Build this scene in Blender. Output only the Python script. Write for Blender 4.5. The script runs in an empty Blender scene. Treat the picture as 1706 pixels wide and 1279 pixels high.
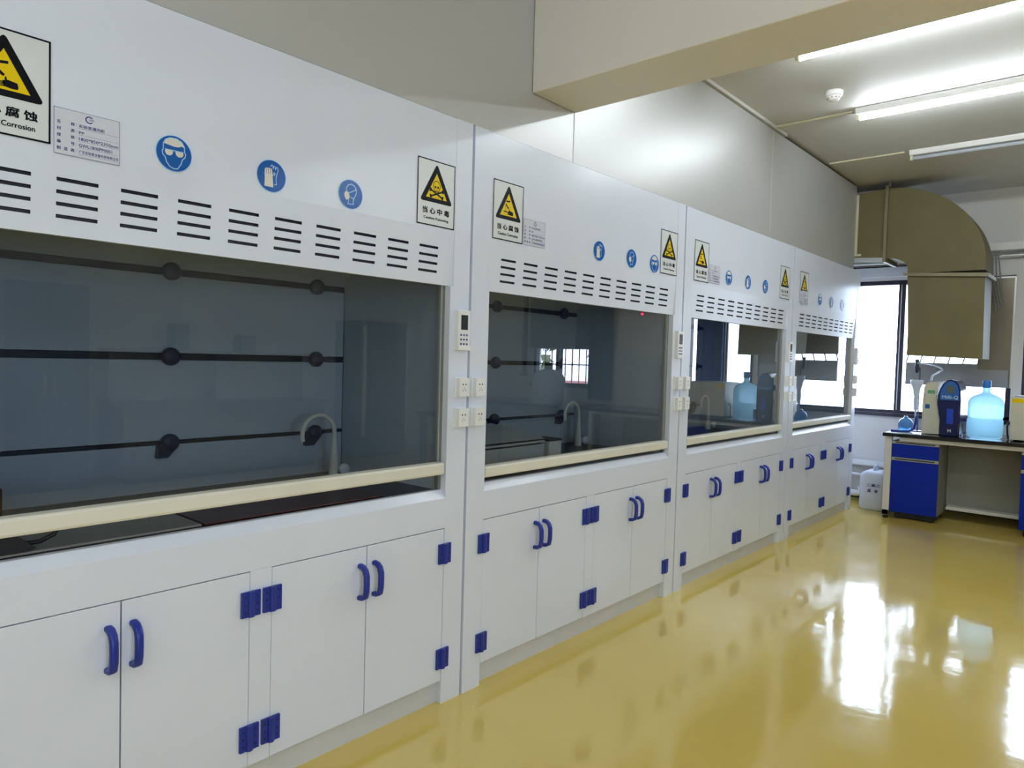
import bpy, math, random
from mathutils import Vector, Matrix
random.seed(7)
PI = math.pi
scene = bpy.context.scene
COL = scene.collection

# ------------------------------------------------------------------ materials
def new_mat(name):
    m = bpy.data.materials.new(name)
    m.use_nodes = True
    nt = m.node_tree
    nt.nodes.clear()
    out = nt.nodes.new('ShaderNodeOutputMaterial')
    return m, nt, out

def plain(name, col, rough=0.5, metal=0.0, spec=0.5, vary=0.0, vscale=8.0, bump=0.0, bscale=60.0, coat=0.0,
          emit=None, estr=0.0, trans=0.0, ior=1.45, bdist=0.01):
    m, nt, out = new_mat(name)
    b = nt.nodes.new('ShaderNodeBsdfPrincipled')
    nt.links.new(b.outputs[0], out.inputs[0])
    b.inputs['Base Color'].default_value = (*col, 1)
    b.inputs['Roughness'].default_value = rough
    b.inputs['Metallic'].default_value = metal
    b.inputs['Specular IOR Level'].default_value = spec
    b.inputs['Coat Weight'].default_value = coat
    b.inputs['IOR'].default_value = ior
    b.inputs['Transmission Weight'].default_value = trans
    if emit:
        b.inputs['Emission Color'].default_value = (*emit, 1)
        b.inputs['Emission Strength'].default_value = estr
    tc = nt.nodes.new('ShaderNodeTexCoord')
    if vary > 0:
        n = nt.nodes.new('ShaderNodeTexNoise')
        n.inputs['Scale'].default_value = vscale
        n.inputs['Detail'].default_value = 5
        nt.links.new(tc.outputs['Object'], n.inputs['Vector'])
        r = nt.nodes.new('ShaderNodeValToRGB')
        r.color_ramp.elements[0].position = 0.3
        r.color_ramp.elements[1].position = 0.7
        r.color_ramp.elements[0].color = (*[c * (1 - vary) for c in col], 1)
        r.color_ramp.elements[1].color = (*[min(1, c * (1 + vary * 0.5)) for c in col], 1)
        nt.links.new(n.outputs['Fac'], r.inputs[0])
        nt.links.new(r.outputs[0], b.inputs['Base Color'])
    if bump > 0:
        n2 = nt.nodes.new('ShaderNodeTexNoise')
        n2.inputs['Scale'].default_value = bscale
        n2.inputs['Detail'].default_value = 3
        nt.links.new(tc.outputs['Object'], n2.inputs['Vector'])
        bp = nt.nodes.new('ShaderNodeBump')
        bp.inputs['Strength'].default_value = bump
        bp.inputs['Distance'].default_value = bdist
        nt.links.new(n2.outputs['Fac'], bp.inputs['Height'])
        nt.links.new(bp.outputs[0], b.inputs['Normal'])
    return m

def thin_glass(name, tint, ior=1.5, rough=0.0, gain=1.6):
    m, nt, out = new_mat(name)
    t = nt.nodes.new('ShaderNodeBsdfTransparent')
    t.inputs[0].default_value = (*tint, 1)
    g = nt.nodes.new('ShaderNodeBsdfGlossy')
    g.inputs['Roughness'].default_value = rough
    g.inputs['Color'].default_value = (1, 1, 1, 1)
    f = nt.nodes.new('ShaderNodeFresnel')
    f.inputs['IOR'].default_value = ior
    mu = nt.nodes.new('ShaderNodeMath')
    mu.operation = 'MULTIPLY'
    mu.use_clamp = True
    mu.inputs[1].default_value = gain
    mx = nt.nodes.new('ShaderNodeMixShader')
    nt.links.new(f.outputs[0], mu.inputs[0])
    # only the face a ray enters by reflects; the far face of the thin pane lets it out again
    ge = nt.nodes.new('ShaderNodeNewGeometry')
    inv = nt.nodes.new('ShaderNodeMath'); inv.operation = 'SUBTRACT'; inv.inputs[0].default_value = 1
    nt.links.new(ge.outputs['Backfacing'], inv.inputs[1])
    m2 = nt.nodes.new('ShaderNodeMath'); m2.operation = 'MULTIPLY'
    nt.links.new(mu.outputs[0], m2.inputs[0]); nt.links.new(inv.outputs[0], m2.inputs[1])
    nt.links.new(m2.outputs[0], mx.inputs[0])
    nt.links.new(t.outputs[0], mx.inputs[1])
    nt.links.new(g.outputs[0], mx.inputs[2])
    nt.links.new(mx.outputs[0], out.inputs[0])
    return m

def emitter(name, col, s):
    m, nt, out = new_mat(name)
    e = nt.nodes.new('ShaderNodeEmission')
    e.inputs[0].default_value = (*col, 1)
    e.inputs[1].default_value = s
    nt.links.new(e.outputs[0], out.inputs[0])
    return m

M = {}
M['hood'] = plain('hood_plastic', (.735, .775, .88), .25, spec=.5, vary=.025, vscale=3, bump=.06, bscale=4, bdist=.006)
M['hood_in'] = plain('hood_liner', (.50, .535, .55), .35, vary=.03)
M['toe'] = plain('toe_plastic', (.62, .63, .65), .35, vary=.04)
M['slotshade'] = plain('slot_shade', (.06, .063, .075), .6, vary=.1)  # shade inside the vent slots, put into the colour
M['blue'] = plain('blue_plastic', (.013, .03, .27), .35, vary=.08, vscale=30)
M['darkblue'] = plain('knob_blue', (.006, .012, .05), .4, vary=.08)
M['rail'] = plain('baffle_slot_dark', (.012, .014, .02), .5, vary=.1)
M['cream'] = plain('sash_bar_pp', (.77, .74, .63), .4, vary=.05, vscale=5)
M['track'] = plain('track_grey', (.20, .21, .19), .4, metal=.3, vary=.06)
M['sashglass'] = thin_glass('sash_glass', (.78, .82, .86), 1.5, .0, 1.7)
M['work'] = plain('worktop_black', (.022, .016, .017), .3, vary=.1)
M['red_top'] = plain('worktop_darkred', (.06, .014, .012), .35, vary=.15)
M['beige'] = plain('tap_beige', (.80, .76, .60), .35, vary=.05)
M['white'] = plain('white_plastic', (.82, .82, .81), .3, vary=.02)
M['button'] = plain('button_blue', (.10, .11, .25), .4, vary=.05)
M['lcd'] = plain('lcd_dark', (.03, .04, .04), .2, vary=.05)
M['black'] = plain('black_ink', (.004, .004, .006), .5, spec=.15, vary=.05)
M['yellow'] = plain('sign_yellow', (.80, .57, .0), .4, spec=.25, vary=.02)
M['paper'] = plain('sign_paper', (.70, .73, .73), .3, vary=.01)
M['labelpaper'] = plain('label_paper', (.66, .68, .76), .25, vary=.01)
M['ink'] = plain('label_ink', (.03, .03, .17), .5, vary=.05)
M['greyink'] = plain('label_border', (.25, .26, .36), .5, vary=.05)
M['signblue'] = plain('icon_blue', (.003, .10, .40), .25, vary=.03)
M['iconwhite'] = plain('icon_white', (.72, .70, .62), .3, vary=.02)
M['iconline'] = plain('icon_line', (.42, .66, .92), .3, vary=.02)
M['ceil'] = plain('ceiling_paint', (.60, .595, .57), .6, vary=.02, vscale=2)
M['beam'] = plain('beam_paint', (.77, .73, .67), .5, vary=.02, vscale=3)
M['plaster'] = plain('wall_plaster', (.66, .64, .61), .7, vary=.03, vscale=3)
M['panel'] = plain('wall_panel_grey', (.54, .54, .53), .40, metal=.3, vary=.02, vscale=2, bump=.05, bscale=2, bdist=.01)
M['panelseam'] = plain('panel_seam', (.66, .66, .65), .4, vary=.03)
M['gap'] = plain('shadow_gap', (.02, .018, .014), .7, vary=.1)
M['raceway'] = plain('raceway_pvc', (.66, .64, .46), .5, vary=.04)
M['winframe'] = plain('window_frame', (.022, .017, .032), .35, vary=.08)
M['pane'] = thin_glass('window_pane', (.95, .97, 1.0), 1.45, .0, 1.0)
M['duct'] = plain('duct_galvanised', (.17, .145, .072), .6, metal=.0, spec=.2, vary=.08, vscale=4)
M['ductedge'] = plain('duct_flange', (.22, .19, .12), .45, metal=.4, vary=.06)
M['steel'] = plain('steel_sheet', (.33, .33, .33), .3, metal=.7, vary=.05, vscale=4)
M['boardm'] = plain('board_olive', (.23, .20, .14), .3, metal=.3, vary=.08, vscale=4)
M['alu'] = plain('aluminium', (.55, .55, .52), .35, metal=.7, vary=.05)
M['frame'] = plain('bench_frame_white', (.66, .65, .60), .4, vary=.03)
M['benchtop'] = plain('bench_top_black', (.008, .008, .010), .12, vary=.1)
M['cabblue'] = plain('cabinet_blue', (.002, .020, .30), .4, spec=.2, vary=.04)
M['cabgrey'] = plain('cabinet_grey', (.24, .235, .20), .5, vary=.04)
M['pull'] = plain('pull_alu', (.36, .36, .33), .4, metal=.3, vary=.05)
M['instr'] = plain('instrument_cream', (.62, .60, .48), .35, vary=.03)
M['navy'] = plain('instrument_navy', (.004, .009, .075), .2, vary=.05)
M['midblue'] = plain('instrument_blue', (.03, .13, .42), .25, vary=.05)
M['brightblue'] = plain('display_blue', (.01, .05, .5), .3, vary=.05)
M['olive'] = plain('display_olive', (.10, .12, .09), .3, vary=.05)
M['green'] = plain('green_label', (.03, .33, .13), .4, vary=.05)
M['steelbath'] = plain('stainless', (.55, .52, .46), .3, metal=.3, vary=.05, bump=.04, bscale=30)
M['blackrub'] = plain('black_rubber', (.010, .010, .010), .5, vary=.1)
M['bluefl'] = plain('blue_flask', (.12, .38, .82), .2, trans=.35, vary=.03)
M['hose'] = plain('clear_hose', (.70, .76, .82), .2, trans=.5, vary=.02)
def jug_mat():
    m, nt, out = new_mat('jug_blue_water')
    g = nt.nodes.new('ShaderNodeBsdfPrincipled'); g.inputs['Base Color'].default_value = (.62, .88, 1, 1)
    g.inputs['Roughness'].default_value = .05; g.inputs['Transmission Weight'].default_value = 1; g.inputs['IOR'].default_value = 1.15
    t = nt.nodes.new('ShaderNodeBsdfTranslucent'); t.inputs[0].default_value = (.62, .90, 1, 1)
    mx = nt.nodes.new('ShaderNodeMixShader'); mx.inputs[0].default_value = .76
    nt.links.new(g.outputs[0], mx.inputs[1]); nt.links.new(t.outputs[0], mx.inputs[2]); nt.links.new(mx.outputs[0], out.inputs[0])
    return m
M['jug'] = jug_mat()
M['jugcap'] = plain('jug_cap_blue', (.03, .20, .62), .3, vary=.04)
M['clearcup'] = plain('clear_cup', (.75, .9, 1.0), .05, trans=.9, ior=1.2, vary=.02)
M['hdpe'] = plain('hdpe_white', (.62, .67, .80), .4, vary=.03)
M['pipe'] = plain('pipe_white', (.78, .80, .84), .35, vary=.03)
def cloth_mat(name, col, tr, f):
    m, nt, out = new_mat(name)
    d = nt.nodes.new('ShaderNodeBsdfDiffuse'); d.inputs[0].default_value = (*col, 1)
    t = nt.nodes.new('ShaderNodeBsdfTranslucent'); t.inputs[0].default_value = (*tr, 1)
    mx = nt.nodes.new('ShaderNodeMixShader'); mx.inputs[0].default_value = f
    nt.links.new(d.outputs[0], mx.inputs[1]); nt.links.new(t.outputs[0], mx.inputs[2]); nt.links.new(mx.outputs[0], out.inputs[0])
    return m
M['curtain'] = cloth_mat('curtain_blue', (.06, .11, .32), (.06, .12, .34), .5)
M['blind'] = cloth_mat('blind_grey', (.16, .19, .25), (.10, .12, .16), .4)
M['tube'] = emitter('tube_light', (.86, .94, 1.0), 60.0)
M['tubeoff'] = plain('tube_off', (.42, .45, .50), .25, vary=.02)
M['redglint'] = emitter('red_glint_glow', (1.0, .02, .08), 3.0)  # glow for a painted red reflection
M['leaf'] = plain('leaf_green', (.34, .40, .20), .6, vary=.4, vscale=3)
M['bark'] = plain('bark', (.10, .07, .05), .8, vary=.2)
M['pink'] = plain('pink_wall', (.62, .22, .22), .7, vary=.05)
M['ground'] = plain('outdoor_ground', (.35, .34, .30), .8, vary=.1)
M['darkcab'] = plain('dark_cabinet', (.05, .07, .11), .4, vary=.06)

def floor_mat():
    m, nt, out = new_mat('epoxy_yellow')
    b = nt.nodes.new('ShaderNodeBsdfPrincipled')
    nt.links.new(b.outputs[0], out.inputs[0])
    tc = nt.nodes.new('ShaderNodeTexCoord')
    n = nt.nodes.new('ShaderNodeTexNoise'); n.inputs['Scale'].default_value = .9; n.inputs['Detail'].default_value = 6
    nt.links.new(tc.outputs['Object'], n.inputs['Vector'])
    r = nt.nodes.new('ShaderNodeValToRGB')
    r.color_ramp.elements[0].position = .3; r.color_ramp.elements[1].position = .72
    r.color_ramp.elements[0].color = (.66, .475, .10, 1)
    r.color_ramp.elements[1].color = (.76, .58, .16, 1)
    nt.links.new(n.outputs['Fac'], r.inputs[0])
    nt.links.new(r.outputs[0], b.inputs['Base Color'])
    b.inputs['Roughness'].default_value = .07
    b.inputs['Specular IOR Level'].default_value = .95
    n2 = nt.nodes.new('ShaderNodeTexNoise'); n2.inputs['Scale'].default_value = 5; n2.inputs['Detail'].default_value = 4
    nt.links.new(tc.outputs['Object'], n2.inputs['Vector'])
    bp = nt.nodes.new('ShaderNodeBump'); bp.inputs['Strength'].default_value = .10; bp.inputs['Distance'].default_value = .012
    nt.links.new(n2.outputs['Fac'], bp.inputs['Height'])
    nt.links.new(bp.outputs[0], b.inputs['Normal'])
    n3 = nt.nodes.new('ShaderNodeTexNoise'); n3.inputs['Scale'].default_value = 1.6; n3.inputs['Detail'].default_value = 5
    nt.links.new(tc.outputs['Object'], n3.inputs['Vector'])
    mr = nt.nodes.new('ShaderNodeMapRange'); mr.inputs[1].default_value = .35; mr.inputs[2].default_value = .75
    mr.inputs[3].default_value = .05; mr.inputs[4].default_value = .15
    nt.links.new(n3.outputs['Fac'], mr.inputs[0]); nt.links.new(mr.outputs[0], b.inputs['Roughness'])
    return m
M['floor'] = floor_mat()

# ------------------------------------------------------------------ mesh builder
class MB:
    """collects shapes with a material key each; build() links them as one mesh object"""
    def __init__(self, frame=None):
        self.v = []; self.f = []; self.m = []; self.s = []; self.keys = []
        self.frame = frame or (lambda p: p)
    def k(self, key):
        if key not in self.keys: self.keys.append(key)
        return self.keys.index(key)
    def raw(self, verts, faces, key, smooth=False):
        o = len(self.v); ki = self.k(key)
        self.v += [tuple(self.frame(tuple(p))) for p in verts]
        for f in faces:
            self.f.append([i + o for i in f]); self.m.append(ki); self.s.append(smooth)
    def box(self, x0, x1, y0, y1, z0, z1, key):
        if x0 > x1: x0, x1 = x1, x0
        if y0 > y1: y0, y1 = y1, y0
        if z0 > z1: z0, z1 = z1, z0
        v = [(x, y, z) for z in (z0, z1) for y in (y0, y1) for x in (x0, x1)]
        self.raw(v, [(0, 2, 3, 1), (4, 5, 7, 6), (0, 1, 5, 4), (2, 6, 7, 3), (0, 4, 6, 2), (1, 3, 7, 5)], key)
    def prism(self, poly, a0, a1, key, axis='x', smooth=False):
        """extrude a closed 2D polygon along axis from a0 to a1"""
        n = len(poly)
        def P(a, p):
            return {'x': (a, p[0], p[1]), 'y': (p[0], a, p[1]), 'z': (p[0], p[1], a)}[axis]
        v = [P(a0, p) for p in poly] + [P(a1, p) for p in poly]
        self.raw(v, [list(range(n))[::-1], [n + i for i in range(n)]], key)
        self.raw(v, [(i, (i + 1) % n, n + (i + 1) % n, n + i) for i in range(n)], key, smooth)
    def tube(self, pts, r, key, n=12, rs=None):
        pts = [Vector(p) for p in pts]; rings = []
        up = Vector((0, 0, 1))
        for i, p in enumerate(pts):
            a = pts[max(0, i - 1)]; b = pts[min(len(pts) - 1, i + 1)]
            t = (b - a).normalized()
            if i == 0:
                ref = up if abs(t.z) < .9 else Vector((1, 0, 0))
                nn = t.cross(ref).normalized()
            else:
                nn = (nn - t * nn.dot(t)).normalized()
            bb = t.cross(nn); rr = rs[i] if rs else r
            rings.append([p + (nn * math.cos(2 * PI * j / n) + bb * math.sin(2 * PI * j / n)) * rr for j in range(n)])
        v = [q for ring in rings for q in ring]
        f = []
        for i in range(len(rings) - 1):
            for j in range(n):
                f.append((i * n + j, i * n + (j + 1) % n, (i + 1) * n + (j + 1) % n, (i + 1) * n + j))
        self.raw(v, f, key, True)
        self.raw(rings[0], [list(range(n))[::-1]], key); self.raw(rings[-1], [list(range(n))], key)
    def lathe(self, prof, cx, cy, key, n=32, axis='z', cz=0.0):
        """prof: list of (radius, height) from one end to the other"""
        v = []
        for r, h in prof:
            for j in range(n):
                c, s = math.cos(2 * PI * j / n) * r, math.sin(2 * PI * j / n) * r
                v.append({'z': (cx + c, cy + s, h), 'y': (cx + c, h, cz + s), 'x': (h, cy + c, cz + s)}[axis])
        f = []
        for i in range(len(prof) - 1):
            for j in range(n):
                f.append((i * n + j, i * n + (j + 1) % n, (i + 1) * n + (j + 1) % n, (i + 1) * n + j))
        self.raw(v, f, key, True)
        self.raw(v[:n], [list(range(n))[::-1]], key); self.raw(v[-n:], [list(range(n))], key)
    # ---- flat graphics in (u, v) with a height d above the sheet
    def flat(self, poly, d, key):
        self.raw([(u, v, d) for u, v in poly], [list(range(len(poly)))], key)
    def stroke(self, pts, w, d, key, closed=False):
        pts = list(pts)
        if closed: pts = pts + [pts[0]]
        for i in range(len(pts) - 1):
            (a, b), (c, e) = pts[i], pts[i + 1]
            L = math.hypot(c - a, e - b) or 1e-9
            tx, ty = (c - a) / L * w * .35, (e - b) / L * w * .35
            nx, ny = -(e - b) / L * w / 2, (c - a) / L * w / 2
            self.flat([(a - tx + nx, b - ty + ny), (a - tx - nx, b - ty - ny), (c + tx - nx, e + ty - ny), (c + tx + nx, e + ty + ny)],
                      d + (i % 2) * 3e-5, key)
    def disc(self, u, v, r, d, key, n=40, ru=None):
        self.flat([(u + (ru or r) * math.cos(2 * PI * i / n), v + r * math.sin(2 * PI * i / n)) for i in range(n)], d, key)
    def text(self, body, u, v, h, d, key, width=None, align='LEFT', bold=.0, spacing=1.0):
        c = bpy.data.curves.new('tmp', 'FONT'); c.body = body; c.size = 1; c.align_x = align; c.offset = 0
        c.space_character = spacing; c.resolution_u = 2
        o = bpy.data.objects.new('tmp', c); COL.objects.link(o)
        dg = bpy.context.evaluated_depsgraph_get()
        me = bpy.data.meshes.new_from_object(o.evaluated_get(dg))
        xs = [p.co.x for p in me.vertices] or [0, 1]
        ys = [p.co.y for p in me.vertices] or [0, 1]
        w0 = max(xs) - min(xs); h0 = max(ys) - min(ys)
        sy = h / h0
        sx = (width / w0) if width else sy
        x0 = min(xs) if align == 'LEFT' else (min(xs) + max(xs)) / 2
        shifts = [(0, 0)] if bold <= 0 else [(-bold, -bold * .5), (bold, -bold * .5), (0, bold)]
        for k, (du, dv) in enumerate(shifts):
            self.raw([(u + (p.co.x - x0) * sx + du * sx, v + (p.co.y - min(ys)) * sy + dv * sy, d + k * 4e-5) for p in me.vertices],
                     [list(pl.vertices) for pl in me.polygons], key)
        bpy.data.objects.remove(o); bpy.data.meshes.remove(me); bpy.data.curves.remove(c)
    def build(self, name, parent=None, bevel=0.0, seg=2, mats=None):
        me = bpy.data.meshes.new(name)
        me.from_pydata(self.v, [], self.f)
        for k in self.keys: me.materials.append(M[k])
        for p, mi, s in zip(me.polygons, self.m, self.s):
            p.material_index = mi; p.use_smooth = s
        me.update()
        o = bpy.data.objects.new(name, me); COL.objects.link(o)
        if parent: o.parent = parent
        if bevel:
            b = o.modifiers.new('Bevel', 'BEVEL'); b.width = bevel; b.segments = seg; b.limit_method = 'ANGLE'
            b.angle_limit = math.radians(40)
        return o

def tag(o, label=None, cat=None, group=None, kind=None):
    if label: o['label'] = label
    if cat: o['category'] = cat
    if group: o['group'] = group
    if kind: o['kind'] = kind
    return o

def thing(name, label, cat, loc=(0, 0, 0), group=None):
    o = bpy.data.objects.new(name, None); COL.objects.link(o); o.location = loc; o.empty_display_size = .1
    return tag(o, label, cat, group)

def struct(mb, name, parent=None, bevel=0.0):
    o = mb.build(name, parent, bevel)
    if not parent: o['kind'] = 'structure'
    return o

def copy_tree(o, parent=None):
    c = o.copy(); COL.objects.link(c)
    if parent: c.parent = parent
    for ch in list(o.children): copy_tree(ch, c)
    return c

def front(y):            # sheet facing -Y : (u, v, d) -> (x, y - d, z)
    return lambda p: (p[0], y - p[2], p[1])
def facing_x(x, y=0.0):  # sheet facing -X : (u, v, d) -> (x - d, y - u, z)
    return lambda p: (x - p[2], y - p[0], p[1])

# ------------------------------------------------------------------ sizes
CEIL = 3.16; XE = 6.15; XB = -5.0; YR = -6.2; YL = .92
PITCH = 1.82; C0 = -.9072; W2 = .903; OP = .797
CX = [C0 + PITCH * i for i in range(4)]

# ------------------------------------------------------------------ room shell
b = MB(); b.box(XB - .2, XE + .2, YR - .2, YL + .2, -.1, 0, 'floor'); struct(b, 'floor')
b = MB(); b.box(XB - .2, XE + .2, YR - .2, YL + .2, CEIL, CEIL + .1, 'ceil'); struct(b, 'ceiling')
b = MB(); b.box(XB, XE, YL, YL + .1, 0, CEIL, 'plaster'); struct(b, 'wall_left')
b = MB()
b.box(XB, -3.3, YR - .1, YR, 0, CEIL, 'plaster'); b.box(-1.5, XE, YR - .1, YR, 0, CEIL, 'plaster'); b.box(-3.3, -1.5, YR - .1, YR, 0, .95, 'plaster'); b.box(-3.3, -1.5, YR - .1, YR, 2.45, CEIL, 'plaster')
struct(b, 'wall_right')
b = MB(); b.box(XB - .1, XB, YR, YL, 0, CEIL, 'plaster'); struct(b, 'wall_back')
# grey panel wall above the hoods, in sheets with thin seams
b = MB()
xs = [XB + .01, -4.2, -1.756, .683, 3.122, 5.235]
for i in range(len(xs) - 1):
    b.box(xs[i] + .0015, xs[i + 1] - .0015, .006, .03, 2.352, CEIL - .028, 'panel')
for x in xs[1:-1]:
    b.box(x - .003, x + .003, .0045, .008, 2.352, CEIL - .028, 'panelseam')
b.box(XB, 5.235, .03, .05, 2.352, CEIL, 'gap')
struct(b, 'wall_left_upper')
b = MB(); b.box(XB, 3.35, -.012, .03, CEIL - .022, CEIL, 'ceil'); struct(b, 'trim_1')
# roof beam
b = MB(); b.box(.363, .689, YR, .005, 2.585, CEIL, 'beam'); struct(b, 'beam', bevel=.006)

# end wall with window openings
WINS = [(-1.19, .42, .925, 2.33), (-2.15, -1.27, .925, 2.33), (-4.66, -3.62, 1.02, 2.33), (-4.88, -4.77, 1.16, 2.5)]
b = MB()
ycur = YL
for (ya, yb, za, zb) in WINS:
    b.box(XE, XE + .2, yb, ycur, 0, CEIL, 'plaster')
    b.box(XE, XE + .2, ya, yb, 0, za, 'plaster'); b.box(XE, XE + .2, ya, yb, zb, CEIL, 'plaster')
    ycur = ya
b.box(XE, XE + .2, YR, ycur, 0, CEIL, 'plaster')
struct(b, 'wall_end')

def window(n, ya, yb, za, zb, mullions, bars=False, x=XE + .03):
    b = MB(); w = .045
    b.box(x, x + .08, ya, ya + w, za, zb, 'winframe'); b.box(x, x + .08, yb - w, yb, za, zb, 'winframe')
    b.box(x, x + .08, ya, yb, zb - w, zb, 'winframe'); b.box(x, x + .08, ya, yb, za, za + w, 'winframe')
    b.box(XE - .035, x, ya - .02, yb + .02, za - .02, za + .012, 'winframe')
    for y in mullions:
        b.box(x + .005, x + .045, y - .048, y + .016, za, zb, 'winframe')
        b.box(x + .002, x + .01, y - .012, y - .004, za + .05, zb - .05, 'alu')
        b.box(x + .045, x + .075, y - .022, y + .028, za, zb, 'winframe')
    o = struct(b, 'window_%d' % n)
    g = MB(); g.box(x + .055, x + .06, ya + w, yb - w, za + w, zb - w, 'pane'); g.build('pane', o)
    if bars:
        g = MB()
        k = int((yb - ya) / .125)
        for i in range(1, k): g.tube([(XE + .15, ya + i * .125, za), (XE + .15, ya + i * .125, zb)], .008, 'winframe', 8)
        for z in (1.33, 1.8): g.tube([(XE + .15, ya, z), (XE + .15, yb, z)], .008, 'winframe', 8)
        g.build('security_bars', o)
    return o
window(1, *WINS[0], [-.20]); window(2, *WINS[1], [-1.66]); window(3, *WINS[2], [-4.2], bars=True); window(4, *WINS[3], [])
b = MB()
for x in (-3.27, -2.4, -1.53): b.box(x - .03, x + .03, YR - .06, YR - .01, .95, 2.45, 'winframe')
for z in (.98, 2.42): b.box(-3.3, -1.5, YR - .06, YR - .01, z - .03, z + .03, 'winframe')
o = struct(b, 'window_5'); g = MB(); g.box(-3.3, -1.5, YR - .04, YR - .035, .95, 2.45, 'pane'); g.build('pane', o)  # added window, lights the hood fronts and interiors from the opposite wall
WB = (-1.4, -.35, 1.5, 2.75)  # added back window, made for light, now shut inside the solid wall
b = MB(); g = MB()
for y in (WB[0], (WB[0] + WB[1]) / 2, WB[1]): b.box(XB - .06, XB - .01, y - .03, y + .03, WB[2], WB[3], 'winframe')
for z in (WB[2], 2.1, WB[3]): b.box(XB - .06, XB - .01, WB[0], WB[1], z - .03, z + .03, 'winframe')
o = struct(b, 'window_5'); g.box(XB - .04, XB - .035, WB[0], WB[1], WB[2], WB[3], 'pane'); g.build('pane', o)
b = MB(); b.box(XE - .16, XE, -3.2, .9, 2.55, 2.625, 'frame'); struct(b, 'trim_2', bevel=.004)
b = MB(); b.box(XE - .03, XE, -.30, .9, 2.365, 2.465, 'pipe'); b.box(XE - .035, XE, -.30, .9, 2.465, 2.475, 'winframe'); struct(b, 'trim_3')

# ------------------------------------------------------------------ fume hoods
def make_hood(sash_dz):
    root = thing('fume_hood', 'x', 'fume hood', (0, 0, 0), 'white fume hoods along the left wall')
    b = MB()
    for s in (-1, 1):
        pol = [(s * OP, 0), (s * W2, 0), (s * W2, 2.35), (s * .8142, 2.35), (s * .8142, 1.69), (s * OP, 1.69)]
        b.prism(pol if s < 0 else pol[::-1], 0, .85, 'hood', 'y')
        b.box(s * (OP - .004), s * OP, .05, .70, .86, 2.25, 'hood_in')
    b.box(-.815, .815, .03, .85, 2.33, 2.35, 'hood')
    b.box(-OP, OP, .83, .85, .1, 2.33, 'hood_in')
    b.box(-OP, OP, .03, .83, .10, .12, 'hood_in')
    b.prism([(0, .7195), (0, .841), (.028, .872), (.05, .872), (.05, .7195)], -OP, OP, 'hood', 'x')
    b.box(-.037, .037, 0, .05, .095, .7195, 'hood')
    b.build('cabinet_body', root, .0015)
    b = MB(); b.box(-OP, OP, .028, .04, 0, .0955, 'toe'); b.build('toe_kick', root)
    # header panel with punched vent slots; leans in a little towards its lower edge
    b = MB()
    def yy(z): return .001 + .013 * max(0, min(1, (1.90 - z) / .21))
    sx = [-.722 + .1508 * k for k in range(10)]; sw = .096
    sz = [1.738, 1.769, 1.799, 1.830]; sh = .0048
    gx = [-.814]
    for x in sx: gx += [x, x + sw]
    gx += [.814]
    gz = [1.69]
    for z in sz: gz += [z - sh, z + sh]
    gz += [1.90, 2.349]
    nx, nz = len(gx), len(gz)
    v = [(x, yy(z), z) for z in gz for x in gx] + [(x, yy(z) + .008, z) for z in gz for x in gx]
    f = []; N = nx * nz; fs = []
    for j in range(nz - 1):
        for i in range(nx - 1):
            a = j * nx + i; q = (a, a + 1, a + 1 + nx, a + nx)
            hole = (i % 2 == 1) and (j % 2 == 1) and j < 8
            if not hole: f.append(q)
            else:
                for e in range(4):
                    p, r = q[e], q[(e + 1) % 4]; fs.append((p, p + N, r + N, r))
    b.raw(v, f, 'hood'); b.raw(v, fs, 'slotshade')
    for i in range(nx - 1): b.raw([v[i], v[i + 1], v[N + i + 1], v[N + i]], [(0, 3, 2, 1)], 'hood')
    b.box(-.76, .76, .024, .03, 1.70, 1.86, 'slotshade')  # dark plate stands in for the shade behind the slots
    b.box(-.814, .814, .022, .032, 1.69, 1.70, 'hood')
    b.build('header_panel', root)
    # sash
    b = MB(); b.box(-.775, .775, .034, .039, .93, 1.80, 'sashglass')
    sash = b.build('sash_glass', root)
    sash.location.z = sash_dz
    b = MB()
    prof = [(.006, .896), (.002, .904), (.002, .936), (.007, .944), (.038, .946), (.041, .940), (.041, .9), (.037, .895)]
    b.prism(prof, -.788, .788, 'cream', 'x'); b.build('handle_bar', sash, .003)
    for s in (-1, 1):
        b = MB(); b.box(s * .775, s * .781, .028, .044, .93, 1.80, 'alu'); b.build('edge_strip', sash)
        b = MB(); b.box(s * .783, s * .797, .03, .05, .873, 1.80, 'track'); b.build('sash_track', root)
    # inside
    b = MB(); b.box(-.793, .793, .05, .72, .845, .868, 'work'); b.build('worktop', root, .003)
    b = MB()
    zz = [.868, 1.040, 1.066, 1.366, 1.394, 1.686, 1.714]
    for z0, z1 in ((.868, 1.044), (1.062, 1.366), (1.394, 1.686)):
        b.box(-.79, .79, .70, .712, z0, z1, 'hood_in')
    b.prism([(.70, 1.714), (.50, 2.0), (.50, 2.3), (.512, 2.3), (.512, 2.005), (.712, 1.714)], -.79, .79, 'hood_in', 'x')
    baf = b.build('baffle', root)
    for z, h in ((1.053, .012), (1.380, .024), (1.700, .024)):
        b = MB(); b.box(-.79, .79, .698, .708, z - h / 2, z + h / 2, 'rail'); b.build('slot_rail', baf)
    for z in (1.053, 1.380, 1.700):
        for x in (-.635, .004, .638):
            b = MB(); b.lathe([(.0, .70), (.030, .70), (.034, .69), (.034, .678), (.028, .668), (.012, .664), (0, .664)], x, 0, 'darkblue', 24, 'y', z)
            if z < 1.1: b.prism([(x - .05, z - .055), (x - .012, z - .055), (x + .02, z - .02), (x - .02, z + .012), (x - .046, z - .01)], .67, .70, 'darkblue', 'y')
            b.build('knob', baf)
    b = MB()
    fx, fy, fz = .655, .56, .868
    pts = [(fx, fy, fz), (fx, fy, fz + .04), (fx, fy, fz + .19)]
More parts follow.
